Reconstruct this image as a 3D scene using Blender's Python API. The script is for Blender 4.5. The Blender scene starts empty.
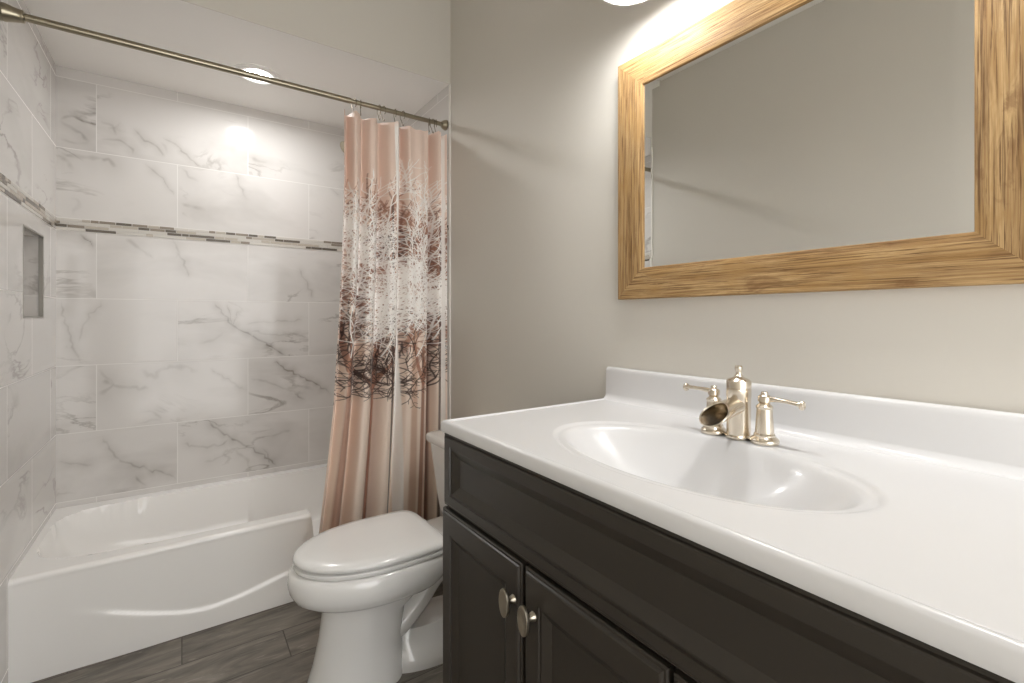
import bpy, bmesh, math, random
import numpy as np
from mathutils import Vector, Matrix

PI = math.pi
C = bpy.context.scene.collection
scene = bpy.context.scene

# ------------------------------------------------------------------ camera, world, exposure
cam_data = bpy.data.cameras.new('camera')
cam = bpy.data.objects.new('camera', cam_data)
C.objects.link(cam)
cam.location = (0.0, 0.0, 1.207)
cam.rotation_euler = (PI / 2, 0, -math.radians(34.8))
cam_data.sensor_width = 36.0
cam_data.lens = 475.0 / 1024.0 * 36.0
cam_data.shift_y = -24.0 / 1024.0
cam_data.clip_start = 0.01
scene.camera = cam

world = bpy.data.worlds.new('world')
scene.world = world
world.use_nodes = True
world.node_tree.nodes['Background'].inputs[0].default_value = (1.0, 0.985, 0.96, 1)
world.node_tree.nodes['Background'].inputs[1].default_value = 1.3      # added fill light, let in by a made-up opening behind the camera

scene.view_settings.view_transform = 'Standard'
scene.view_settings.look = 'None'
scene.view_settings.gamma = 1.0
scene.view_settings.use_curve_mapping = False
scene.view_settings.exposure = 1.58
scene.cycles.max_bounces = 10
scene.cycles.diffuse_bounces = 6
scene.cycles.glossy_bounces = 5
scene.cycles.caustics_reflective = False
scene.cycles.caustics_refractive = False
scene.cycles.sample_clamp_indirect = 6.0

VANITY_LAMP = 21.0       # radiance of the vanity lamp glass in view and its added twin
TUB_LAMP = 84.0          # radiance of the recessed lamp over the tub

# ------------------------------------------------------------------ dimensions (metres)
XL, XR = -0.462, 1.060          # tile faces
PL, PR = -0.470, 1.068          # painted wall faces
YB = 2.907                      # back tile face
YH = 2.058                      # header face
ZA = 2.335                      # alcove ceiling
ZC = 2.92                       # room ceiling
YD = -1.10                      # rear wall, left open below to let added fill light in
CT = 0.964                      # deck of the vanity top


def lin(c):
    c = c / 255.0
    return c / 12.92 if c <= 0.04045 else ((c + 0.055) / 1.055) ** 2.4


def rgb(r, g, b):
    return (lin(r), lin(g), lin(b), 1.0)


# ------------------------------------------------------------------ node helper
class NT:
    def __init__(self, name):
        self.m = bpy.data.materials.new(name)
        self.m.use_nodes = True
        self.t = self.m.node_tree
        self.b = self.t.nodes['Principled BSDF']

    def n(self, kind, **kw):
        nd = self.t.nodes.new(kind)
        for k, v in kw.items():
            setattr(nd, k, v)
        return nd

    def put(self, sock, v):
        if v is None:
            return
        if hasattr(v, 'is_output') or hasattr(v, 'links'):
            self.t.links.new(v, sock)
        else:
            sock.default_value = v

    def math(self, op, a, b=None, c=None, clamp=False):
        nd = self.n('ShaderNodeMath', operation=op, use_clamp=clamp)
        for i, v in enumerate((a, b, c)):
            if v is not None:
                self.put(nd.inputs[i], v)
        return nd.outputs[0]

    def vmath(self, op, a, b=None):
        nd = self.n('ShaderNodeVectorMath', operation=op)
        self.put(nd.inputs[0], a)
        if b is not None:
            if op == 'SCALE':
                self.put(nd.inputs[3], b)
            else:
                self.put(nd.inputs[1], b)
        return nd.outputs[0]

    def comb(self, x, y, z=0.0):
        nd = self.n('ShaderNodeCombineXYZ')
        for i, v in enumerate((x, y, z)):
            self.put(nd.inputs[i], v)
        return nd.outputs[0]

    def sep(self, v):
        nd = self.n('ShaderNodeSeparateXYZ')
        self.put(nd.inputs[0], v)
        return nd.outputs

    def mapr(self, v, a, b, c, d, smooth=False):
        nd = self.n('ShaderNodeMapRange', clamp=True)
        if smooth:
            nd.interpolation_type = 'SMOOTHSTEP'
        self.put(nd.inputs[0], v)
        for i, x in enumerate((a, b, c, d)):
            self.put(nd.inputs[i + 1], x)
        return nd.outputs[0]

    def noise(self, vec, scale, detail=4, rough=0.5, dist=0.0):
        nd = self.n('ShaderNodeTexNoise')
        self.put(nd.inputs['Vector'], vec)
        nd.inputs['Scale'].default_value = scale
        nd.inputs['Detail'].default_value = detail
        nd.inputs['Roughness'].default_value = rough
        nd.inputs['Distortion'].default_value = dist
        return nd.outputs[0]

    def mapping(self, vec, loc=(0, 0, 0), rot=(0, 0, 0), sc=(1, 1, 1)):
        nd = self.n('ShaderNodeMapping')
        self.put(nd.inputs[0], vec)
        nd.inputs[1].default_value = loc
        nd.inputs[2].default_value = rot
        nd.inputs[3].default_value = sc
        return nd.outputs[0]

    def mix(self, f, a, b):
        nd = self.n('ShaderNodeMix', data_type='RGBA')
        self.put(nd.inputs[0], f)
        self.put(nd.inputs[6], a)
        self.put(nd.inputs[7], b)
        return nd.outputs[2]

    def bump(self, h, strength=0.2, dist=0.002):
        nd = self.n('ShaderNodeBump')
        nd.inputs['Strength'].default_value = strength
        nd.inputs['Distance'].default_value = dist
        self.put(nd.inputs['Height'], h)
        self.t.links.new(nd.outputs[0], self.b.inputs['Normal'])

    def set(self, **kw):
        for k, v in kw.items():
            self.put(self.b.inputs[k.replace('_', ' ')], v)
        return self

    def uv(self):
        return self.n('ShaderNodeTexCoord').outputs['UV']

    def obj(self):
        return self.n('ShaderNodeTexCoord').outputs['Object']


def plain(name, col, rough=0.5, metal=0.0, coat=0.0, spec=None, noise_bump=None):
    m = NT(name)
    m.set(Base_Color=col, Roughness=rough, Metallic=metal)
    if coat:
        m.b.inputs['Coat Weight'].default_value = coat
        m.b.inputs['Coat Roughness'].default_value = 0.06
    if spec is not None:
        m.b.inputs['Specular IOR Level'].default_value = spec
    # a faint uneven surface so nothing is perfectly flat
    sc, st = noise_bump if noise_bump else (60.0, 0.02)
    m.bump(m.noise(m.obj(), sc, 3), st, 0.001)
    return m.m


def paint_mat(name, col, rough=0.6):
    m = NT(name)
    p = m.obj()
    m.set(Base_Color=m.mix(m.mapr(m.noise(p, 1.3, 2), .3, .7, 0, 1), col, tuple(c * .97 for c in col[:3]) + (1,)), Roughness=rough)
    m.bump(m.noise(p, 260.0, 2), 0.06, 0.0006)
    return m.m


def marble_mat():
    m = NT('marble_tile')
    s = m.sep(m.uv())
    u, v = s[0], s[1]
    up = m.math('GREATER_THAN', v, 1.628)
    v0 = m.math('MULTIPLY_ADD', up, 0.056, 1.600)
    h = m.math('MULTIPLY_ADD', up, 0.010, 0.306)
    r = m.math('DIVIDE', m.math('SUBTRACT', v, v0), h)
    row = m.math('FLOOR', r)
    rf = m.math('SUBTRACT', r, row)
    odd = m.math('FLOORED_MODULO', row, 2.0)
    uu = m.math('DIVIDE', m.math('MULTIPLY_ADD', odd, 0.307, m.math('ADD', u, 0.018)), 0.617)
    col = m.math('FLOOR', uu)
    uf = m.math('SUBTRACT', uu, col)
    du = m.math('MULTIPLY', m.math('MINIMUM', uf, m.math('SUBTRACT', 1.0, uf)), 0.617)
    dv = m.math('MULTIPLY', m.math('MINIMUM', rf, m.math('SUBTRACT', 1.0, rf)), h)
    d = m.math('MINIMUM', du, dv)
    grout = m.mapr(d, 0.0010, 0.0022, 1.0, 0.0)
    wn = m.n('ShaderNodeTexWhiteNoise', noise_dimensions='3D')
    m.t.links.new(m.comb(row, col, up), wn.inputs[0])
    off = m.vmath('SCALE', wn.outputs['Color'], 9.0)
    p = m.vmath('ADD', m.comb(u, v, 0.0), off)
    q = m.mapping(p, rot=(0, 0, math.radians(38)), sc=(1.0, 2.4, 1.0))
    f = m.noise(q, 2.0, 7, 0.55, 0.7)
    line = m.mapr(m.math('ABSOLUTE', m.math('SUBTRACT', f, 0.5)), 0.0, 0.022, 1.0, 0.0)
    mask = m.mapr(m.noise(p, 2.6, 2), 0.52, 0.68, 0.0, 0.55)
    thin = m.math('MULTIPLY', line, mask)
    soft = m.mapr(m.noise(q, 1.6, 4, 0.6, 0.4), 0.50, 0.80, 0.0, 0.26)
    at = m.n('ShaderNodeAttribute', attribute_name='vein')
    tot = m.math('ADD', m.math('ADD', thin, soft), at.outputs['Fac'], clamp=True)
    tint = m.mix(m.noise(p, 5.0, 2), rgb(108, 103, 98), rgb(104, 91, 74))
    c = m.mix(tot, rgb(216, 213, 210), tint)
    c = m.mix(grout, c, rgb(226, 224, 221))
    m.set(Base_Color=c, Roughness=m.mapr(grout, 0, 1, 0.12, 0.5))
    m.bump(m.math('SUBTRACT', 1.0, grout), 0.10, 0.0006)
    return m.m


def floor_mat():
    m = NT('wood_look_floor_tile')
    s = m.sep(m.obj())
    u, v = s[0], s[1]
    h = 0.1725
    r = m.math('DIVIDE', m.math('SUBTRACT', v, 2.010), h)
    row = m.math('FLOOR', r)
    rf = m.math('SUBTRACT', r, row)
    uo = m.math('MULTIPLY', row, 0.32)
    uu = m.math('DIVIDE', m.math('ADD', u, uo), 0.93)
    col = m.math('FLOOR', uu)
    uf = m.math('SUBTRACT', uu, col)
    du = m.math('MULTIPLY', m.math('MINIMUM', uf, m.math('SUBTRACT', 1.0, uf)), 0.93)
    dv = m.math('MULTIPLY', m.math('MINIMUM', rf, m.math('SUBTRACT', 1.0, rf)), h)
    grout = m.mapr(m.math('MINIMUM', du, dv), 0.0012, 0.0026, 1.0, 0.0)
    wn = m.n('ShaderNodeTexWhiteNoise', noise_dimensions='3D')
    m.t.links.new(m.comb(row, col, 0.0), wn.inputs[0])
    p = m.vmath('ADD', m.comb(u, v, 0.0), m.vmath('SCALE', wn.outputs['Color'], 7.0))
    q = m.mapping(p, rot=(0, 0, math.radians(7)), sc=(1.0, 5.5, 1.0))
    a = m.noise(q, 3.2, 8, 0.62, 1.0)
    b = m.noise(m.mapping(p, rot=(0, 0, math.radians(-16)), sc=(1.0, 7.0, 1.0)), 5.0, 6, 0.6, 1.5)
    c = m.mix(m.mapr(a, 0.33, 0.70, 0, 1), rgb(84, 79, 73), rgb(148, 141, 131))
    c = m.mix(m.mapr(b, 0.58, 0.74, 0, 0.75), c, rgb(182, 174, 164))
    c = m.mix(m.mapr(wn.outputs['Value'], 0, 1, 0, 0.25), c, rgb(82, 72, 62))
    c = m.mix(grout, c, rgb(76, 70, 63))
    m.set(Base_Color=c, Roughness=m.mapr(a, 0.3, 0.7, 0.42, 0.55))
    m.bump(m.math('SUBTRACT', m.math('MULTIPLY', a, 0.5), grout), 0.4, 0.0012)
    return m.m


def oak_mat(name, rot):
    # grain runs along local x after the rotation
    m = NT(name)
    p = m.mapping(m.obj(), rot=rot, sc=(1, 1, 1))
    s = m.sep(p)
    st = m.comb(m.math('MULTIPLY', s[0], 0.7), m.math('MULTIPLY', s[1], 24.0), m.math('MULTIPLY', s[2], 24.0))
    n1 = m.noise(st, 5.0, 8, 0.65, 1.4)
    n2 = m.noise(m.comb(m.math('MULTIPLY', s[0], 1.6), m.math('MULTIPLY', s[1], 90.0), m.math('MULTIPLY', s[2], 90.0)), 4.0, 4, 0.65, 0.5)
    n3 = m.noise(m.comb(m.math('MULTIPLY', s[0], 2.0), m.math('MULTIPLY', s[1], 6.0), m.math('MULTIPLY', s[2], 6.0)), 5.0, 5, 0.6, 0.8)
    c = m.mix(m.mapr(n1, 0.34, 0.66, 0, 1), rgb(126, 92, 54), rgb(198, 166, 118))
    c = m.mix(m.mapr(n3, 0.46, 0.62, 0, 0.6), c, rgb(166, 130, 80))
    c = m.mix(m.mapr(n2, 0.52, 0.62, 0, 0.8), c, rgb(92, 62, 34))
    c = m.mix(m.mapr(n3, 0.30, 0.40, 0.5, 0), c, rgb(104, 66, 34))
    m.set(Base_Color=c, Roughness=0.62, Specular_IOR_Level=0.3)
    m.bump(m.math('ADD', m.math('MULTIPLY', n1, 1.0), m.math('MULTIPLY', n2, -0.5)), 0.5, 0.0022)
    return m.m


def nickel_mat(name, col, rough):
    m = NT(name)
    m.set(Base_Color=col, Metallic=1.0, Roughness=rough)
    m.bump(m.noise(m.mapping(m.obj(), sc=(1, 1, 14)), 160.0, 2), 0.05, 0.0005)
    return m.m


def emit_mat(name, col, strength):
    m = NT(name)
    m.set(Base_Color=(0.9, 0.9, 0.9, 1), Emission_Color=col, Emission_Strength=strength)
    return m.m


M = {}
M['wall'] = paint_mat('wall_paint', rgb(212, 208, 200))
M['ceiling'] = paint_mat('ceiling_paint', rgb(226, 223, 217), 0.6)
M['alcove'] = paint_mat('alcove_ceiling_paint', rgb(242, 239, 235), 0.5)
M['trimw'] = plain('white_trim', rgb(232, 230, 224), 0.35)
M['marble'] = marble_mat()
M['floor'] = floor_mat()
M['tub'] = plain('white_acrylic', rgb(247, 246, 244), 0.16, coat=0.5, noise_bump=(9.0, 0.012))
M['porcelain'] = plain('white_porcelain', rgb(238, 238, 237), 0.12, coat=0.6, noise_bump=(12.0, 0.008))
M['seat'] = plain('white_seat_plastic', rgb(240, 240, 239), 0.2, coat=0.3)
M['counter'] = plain('white_cultured_marble', rgb(226, 226, 227), 0.26, coat=0.10, spec=0.4, noise_bump=(8.0, 0.008))
M['espresso'] = plain('espresso_wood', rgb(52, 47, 41), 0.36, noise_bump=(120.0, 0.03))
M['shadow_gap'] = plain('cabinet_inside', rgb(30, 26, 23), 0.7)
M['nickel'] = nickel_mat('brushed_nickel', rgb(224, 214, 198), 0.22)
M['nickel_dark'] = nickel_mat('satin_nickel', rgb(196, 188, 172), 0.28)
M['rod'] = nickel_mat('rod_nickel', rgb(158, 150, 132), 0.30)
M['ring'] = nickel_mat('ring_nickel', rgb(128, 118, 102), 0.30)
M['niche_trim'] = plain('niche_edge_metal', rgb(150, 147, 140), 0.35, 0.6)
M['oak_y'] = oak_mat('oak_grain_horizontal', (0, 0, PI / 2))
M['oak_z'] = oak_mat('oak_grain_vertical', (0, PI / 2, 0))
m_ = NT('mirror_silver'); m_.set(Base_Color=(0.94, 0.95, 0.94, 1), Metallic=1.0, Roughness=0.0); M['mirror'] = m_.m
M['shade'] = plain('white_lamp_shade', rgb(236, 234, 230), 0.3)
M['lamp'] = emit_mat('vanity_lamp_glow', (1.0, 0.995, 0.985, 1), VANITY_LAMP)
M['canlamp'] = emit_mat('recessed_lamp_glow', (1.0, 0.995, 0.985, 1), TUB_LAMP)
for i, (c_, r_) in enumerate((((108, 101, 92), .2), ((188, 180, 168), .2), ((208, 204, 197), .15), ((146, 136, 124), .2))):
    M['mos%d' % i] = plain('mosaic_glass_%s' % ('slate', 'taupe', 'white', 'brown')[i], rgb(*c_), r_)

# ------------------------------------------------------------------ mesh helpers
ORG = {}


def finish(o, label=None, cat=None, group=None, kind=None):
    if label: o['label'] = label
    if cat: o['category'] = cat
    if group: o['group'] = group
    if kind: o['kind'] = kind
    return o


def thing(name, loc, label, cat, group=None):
    o = bpy.data.objects.new(name, None)
    C.objects.link(o)
    o.location = loc
    o.empty_display_size = 0.1
    ORG[o.name] = Vector(loc)
    return finish(o, label, cat, group)


def mesh_obj(name, verts, faces, mat, parent=None, angle=35, uv=None, mats=None, midx=None, flip=False, recalc=False):
    org = ORG[parent.name] if parent else Vector((0, 0, 0))
    me = bpy.data.meshes.new(name)
    if len(verts) and org.length > 0:
        verts = [(v[0] - org[0], v[1] - org[1], v[2] - org[2]) for v in verts]
    me.from_pydata([tuple(v) for v in verts], [], [tuple(f) for f in faces])
    if recalc:
        b = bmesh.new(); b.from_mesh(me)
        bmesh.ops.recalc_face_normals(b, faces=b.faces[:]); b.to_mesh(me); b.free()
    if flip:
        me.flip_normals()
    if mats:
        for x in mats: me.materials.append(x)
        if midx is not None:
            me.polygons.foreach_set('material_index', midx)
    else:
        me.materials.append(mat)
    if uv is not None:
        l = me.uv_layers.new(name='UVMap')
        vi = np.zeros(len(me.loops), dtype=np.int32)
        me.loops.foreach_get('vertex_index', vi)
        l.data.foreach_set('uv', np.asarray(uv, dtype=np.float32)[vi].ravel())
    me.polygons.foreach_set('use_smooth', [True] * len(me.polygons))
    if angle < 180:
        me.set_sharp_from_angle(angle=math.radians(angle))
    me.update()
    o = bpy.data.objects.new(name, me)
    C.objects.link(o)
    if parent:
        o.parent = parent
    ORG[o.name] = org.copy()
    return o


def struct(o, **kw):
    o['kind'] = 'structure'
    return finish(o, **kw)


class MB:
    """collects shapes of one part"""
    def __init__(self):
        self.v, self.f = [], []

    def add(self, v, f):
        n = len(self.v)
        self.v += [tuple(x) for x in v]
        self.f += [tuple(i + n for i in q) for q in f]
        return self

    def box(self, x0, x1, y0, y1, z0, z1, bev=0.0, seg=2):
        b = bmesh.new()
        bmesh.ops.create_cube(b, size=1.0)
        for w in b.verts:
            w.co = Vector(((x0 + x1) / 2 + w.co.x * (x1 - x0), (y0 + y1) / 2 + w.co.y * (y1 - y0), (z0 + z1) / 2 + w.co.z * (z1 - z0)))
        if bev > 0:
            bmesh.ops.bevel(b, geom=b.edges[:], offset=bev, segments=seg, profile=0.5, affect='EDGES')
        b.verts.index_update()
        self.add([w.co.copy() for w in b.verts], [[w.index for w in q.verts] for q in b.faces])
        b.free()
        return self

    def loft(self, rings, cap0=True, cap1=True, closed=True):
        n = len(rings[0])
        v = [p for r in rings for p in r]
        f = []
        m = n if closed else n - 1
        for i in range(len(rings) - 1):
            for j in range(m):
                k = (j + 1) % n
                f.append((i * n + j, i * n + k, (i + 1) * n + k, (i + 1) * n + j))
        if cap0: f.append(tuple(reversed(range(n))))
        if cap1: f.append(tuple((len(rings) - 1) * n + j for j in range(n)))
        return self.add(v, f)

    def lathe(self, prof, org=(0, 0, 0), axis='z', n=32, cap0=True, cap1=True):
        o = Vector(org)
        A = {'z': (Vector((1, 0, 0)), Vector((0, 1, 0)), Vector((0, 0, 1))),
             'x': (Vector((0, 1, 0)), Vector((0, 0, 1)), Vector((1, 0, 0))),
             '-x': (Vector((0, 0, 1)), Vector((0, 1, 0)), Vector((-1, 0, 0))),
             'y': (Vector((0, 0, 1)), Vector((1, 0, 0)), Vector((0, 1, 0))),
             '-y': (Vector((1, 0, 0)), Vector((0, 0, 1)), Vector((0, -1, 0)))}[axis] if isinstance(axis, str) else axis
        rings = [[o + A[2] * h + (A[0] * math.cos(2 * PI * k / n) + A[1] * math.sin(2 * PI * k / n)) * r for k in range(n)] for r, h in prof]
        return self.loft(rings, cap0, cap1)

    def tube(self, pts, rad, n=12, sq=None, cap=True):
        pts = [Vector(p) for p in pts]
        R = rad if isinstance(rad, (list, tuple)) else [rad] * len(pts)
        t0 = (pts[1] - pts[0]).normalized()
        up = Vector((0, 0, 1)) if abs(t0.z) < 0.9 else Vector((1, 0, 0))
        a = t0.cross(up).normalized()
        rings = []
        for i, p in enumerate(pts):
            t = (pts[min(i + 1, len(pts) - 1)] - pts[max(i - 1, 0)]).normalized()
            a = (a - t * a.dot(t)).normalized()
            b = t.cross(a)
            ra, rb = (R[i] if isinstance(R[i], (tuple, list)) else (R[i], R[i]))
            rings.append([p + a * (math.cos(2 * PI * k / n) * ra) + b * (math.sin(2 * PI * k / n) * rb) for k in range(n)])
        return self.loft(rings, cap, cap)

    def torus(self, c, axis_a, axis_b, R, r, n=24, m=8):
        c, a, b = Vector(c), Vector(axis_a), Vector(axis_b)
        w = a.cross(b).normalized()
        rings = []
        for i in range(n):
            th = 2 * PI * i / n
            d = a * math.cos(th) + b * math.sin(th)
            rings.append([c + d * (R + r * math.cos(2 * PI * k / m)) + w * (r * math.sin(2 * PI * k / m)) for k in range(m)])
        v = [p for q in rings for p in q]
        f = []
        for i in range(n):
            for k in range(m):
                f.append((i * m + k, ((i + 1) % n) * m + k, ((i + 1) % n) * m + (k + 1) % m, i * m + (k + 1) % m))
        return self.add(v, f)

    def build(self, name, mat, parent=None, angle=35, recalc=True, **kw):
        return mesh_obj(name, self.v, self.f, mat, parent, angle, recalc=recalc, **kw)


def grid_faces(nu, nv, wrap=False):
    """nu columns x nv rows, index = i*nv + j"""
    i, j = np.meshgrid(np.arange(nu - 1), np.arange(nv - 1), indexing='ij')
    a = (i * nv + j).ravel()
    return np.stack([a, a + nv, a + nv + 1, a + 1], 1)


def catmull(pts, n):
    P = [Vector(p) for p in pts]
    P = [P[0] * 2 - P[1]] + P + [P[-1] * 2 - P[-2]]
    out = []
    for i in range(1, len(P) - 2):
        for k in range(n):
            t = k / n
            out.append(0.5 * ((2 * P[i]) + (P[i + 1] - P[i - 1]) * t + (2 * P[i - 1] - 5 * P[i] + 4 * P[i + 1] - P[i + 2]) * t * t + (3 * P[i] - P[i - 1] - 3 * P[i + 1] + P[i + 2]) * t ** 3))
    out.append(P[-2].copy())
    return out


def sstep(a, b, x):
    t = np.clip((x - a) / (b - a), 0, 1)
    return t * t * (3 - 2 * t)


def quad_wall(name, pts, uvs, mat):
    return mesh_obj(name, pts, [tuple(range(len(pts)))], mat, uv=uvs)

# ================================================================== SETTING
def wall_box(name, x0, x1, y0, y1, z0, z1, mat):
    return struct(MB().box(x0, x1, y0, y1, z0, z1).build(name, mat))


struct(mesh_obj('floor', [(-0.6, -1.3, 0), (1.2, -1.3, 0), (1.2, 3.1, 0), (-0.6, 3.1, 0)], [(0, 1, 2, 3)], M['floor']))
wall_box('ceiling', -0.6, 1.2, -1.3, 3.1, ZC, ZC + 0.1, M['ceiling'])
wall_box('wall_right', PR, PR + 0.1, -1.2, 3.1, 0, ZC + 0.05, M['wall'])
wall_box('wall_left', PL - 0.1, PL, -1.2, YH, 0, ZC + 0.05, M['wall'])
wall_box('wall_header', PL - 0.1, PR, YH, YH + 0.10, ZA, ZC + 0.05, M['wall'])
wall_box('ceiling_alcove', PL - 0.1, PR + 0.05, YH + 0.10, YB + 0.1, ZA, ZA + 0.05, M['alcove'])
struct(mesh_obj('trim_header', [(PL, YH + .0005, ZA - .0006), (PR, YH + .0005, ZA - .0006), (PR, YH + .101, ZA - .0006), (PL, YH + .101, ZA - .0006)], [(0, 3, 2, 1)], M['alcove']))
wall_box('wall_rear', PL - .1, PR + .05, YD - .1, YD, 2.06, ZC + .05, M['wall'])
b = MB()
b.box(PL, PL + .015, YD - .1, YD, 0, 2.06, .003).box(PR - .015, PR, YD - .1, YD, 0, 2.06, .003).box(PL + .015, PR - .015, YD - .1, YD, 2.045, 2.06, .003)
struct(b.build('trim_fill_opening', M['trimw']))  # casing of the unseen opening added for the fill light

# ---- tiled alcove walls.  Back wall: a fine grid that carries the printed veins of its tiles
VEINS = [
    ([(0.137,1.28),(0.189,1.209),(0.234,1.156),(0.356,1.079),(0.434,1.022),(0.484,0.992)], 0.006, 0.75),
    ([(0.189,1.281),(0.207,1.219),(0.225,1.167),(0.244,1.251)], 0.004, 0.55),
    ([(0.28,1.166),(0.356,1.176),(0.434,1.187),(0.556,1.191)], 0.006, 0.35),
    ([(0.299,1.145),(0.395,1.111),(0.515,1.115),(0.599,1.084)], 0.006, 0.4),
    ([(0.068,1.077),(0.137,1.09),(0.189,1.13)], 0.012, 0.3),
    ([(0.414,0.969),(0.515,0.896),(0.62,0.832),(0.719,0.762)], 0.006, 0.75),
    ([(0.299,0.879),(0.395,0.85),(0.515,0.785),(0.577,0.734)], 0.008, 0.35),
    ([(0.474,0.811),(0.556,0.815),(0.642,0.796)], 0.012, 0.3),
    ([(-0.322,0.97),(-0.287,0.922),(-0.244,0.881),(-0.185,0.867),(-0.125,0.858)], 0.012, 0.45),
    ([(-0.322,0.851),(-0.294,0.867),(-0.266,0.892),(-0.315,0.915)], 0.014, 0.45),
    ([(-0.17,0.961),(-0.109,0.918),(-0.078,0.955),(0.002,0.96),(0.068,0.93)], 0.018, 0.35),
    ([(0.119,0.943),(0.189,0.887),(0.28,0.817)], 0.004, 0.4),
    ([(-0.163,0.76),(-0.109,0.744),(-0.086,0.693)], 0.01, 0.35),
    ([(-0.185,0.696),(-0.109,0.702),(-0.078,0.686)], 0.008, 0.25),
    ([(-0.308,0.656),(-0.28,0.597),(-0.244,0.535),(-0.155,0.482),(-0.094,0.451),(-0.023,0.398)], 0.006, 0.45),
    ([(-0.193,0.451),(-0.163,0.407),(-0.14,0.383)], 0.008, 0.4),
    ([(0.111,0.664),(0.172,0.609),(0.262,0.533),(0.356,0.465),(0.434,0.386)], 0.007, 0.75),
    ([(-0.006,0.574),(0.068,0.546),(0.154,0.545),(0.207,0.562)], 0.008, 0.4),
    ([(0.356,0.497),(0.385,0.449),(0.395,0.393)], 0.005, 0.6),
    ([(0.085,0.459),(0.154,0.477),(0.225,0.497)], 0.008, 0.3),
    ([(0.395,0.546),(0.454,0.57),(0.515,0.573)], 0.012, 0.3),
    ([(-0.45,1.279),(-0.43,1.173),(-0.404,1.083),(-0.384,0.992)], 0.006, 0.4),
    ([(-0.39,1.091),(-0.363,1.19),(-0.301,1.286)], 0.006, 0.3),
    ([(-0.031,1.544),(0.01,1.477),(0.035,1.409)], 0.006, 0.45),
    ([(0.546,1.489),(0.599,1.379),(0.62,1.311)], 0.006, 0.4),
    ([(-0.14,1.535),(-0.109,1.489)], 0.006, 0.3),
    ([(-0.456,0.562),(-0.397,0.543),(-0.336,0.518)], 0.006, 0.3),
    ([(0.216,0.519),(0.28,0.446),(0.299,0.379)], 0.012, 0.25),
    ([(-0.454,2.095),(-0.423,2.068),(-0.382,2.049),(-0.35,2.014)], 0.012, 0.4),
    ([(-0.454,2.095),(-0.403,2.121),(-0.361,2.096)], 0.01, 0.35),
    ([(-0.454,2.006),(-0.403,2.003),(-0.345,2.026)], 0.01, 0.3),
    ([(-0.318,2.121),(-0.274,2.102),(-0.252,2.056)], 0.01, 0.35),
    ([(-0.307,2.037),(-0.252,2.042),(-0.218,2.027),(-0.195,1.987)], 0.008, 0.45),
    ([(-0.195,2.113),(-0.148,2.071),(-0.1,2.036),(-0.064,1.998)], 0.006, 0.45),
    ([(-0.082,2.093),(-0.027,2.066),(0.024,2.023),(0.083,1.982)], 0.005, 0.5),
    ([(-0.088,2.076),(-0.07,2.042),(-0.064,2.021)], 0.012, 0.3),
    ([(-0.454,1.951),(-0.403,1.94),(-0.329,1.947),(-0.274,1.943),(-0.241,1.92)], 0.014, 0.4),
    ([(-0.454,1.944),(-0.423,1.908),(-0.398,1.871)], 0.014, 0.35),
    ([(-0.136,1.954),(-0.088,1.902),(-0.027,1.813)], 0.005, 0.4),
    ([(-0.008,1.955),(0.024,1.921),(0.076,1.899)], 0.01, 0.3),
    ([(0.233,1.973),(0.255,1.911),(0.283,1.842)], 0.006, 0.4),
    ([(-0.008,1.793),(0.037,1.775),(0.103,1.761)], 0.014, 0.3),
    ([(-0.001,1.747),(0.037,1.713)], 0.012, 0.25),
    ([(-0.454,1.854),(-0.413,1.861),(-0.387,1.873)], 0.005, 0.3),
    ([(-0.413,1.75),(-0.382,1.726),(-0.403,1.667)], 0.014, 0.25),
    ([(-0.382,1.593),(-0.35,1.553),(-0.329,1.527)], 0.005, 0.7),
    ([(-0.224,1.579),(-0.172,1.547),(-0.13,1.498)], 0.012, 0.35),
    ([(-0.039,1.597),(-0.02,1.545),(-0.014,1.499)], 0.008, 0.4),
    ([(0.305,2.077),(0.342,2.059),(0.387,2.059)], 0.014, 0.3),
    ([(0.312,2.02),(0.357,2.037)], 0.012, 0.2),
    ([(0.712,1.966),(0.782,1.931)], 0.006, 0.4),
    ([(-0.345,2.114),(-0.331,2.089)], 0.006, 0.8),
]



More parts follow.
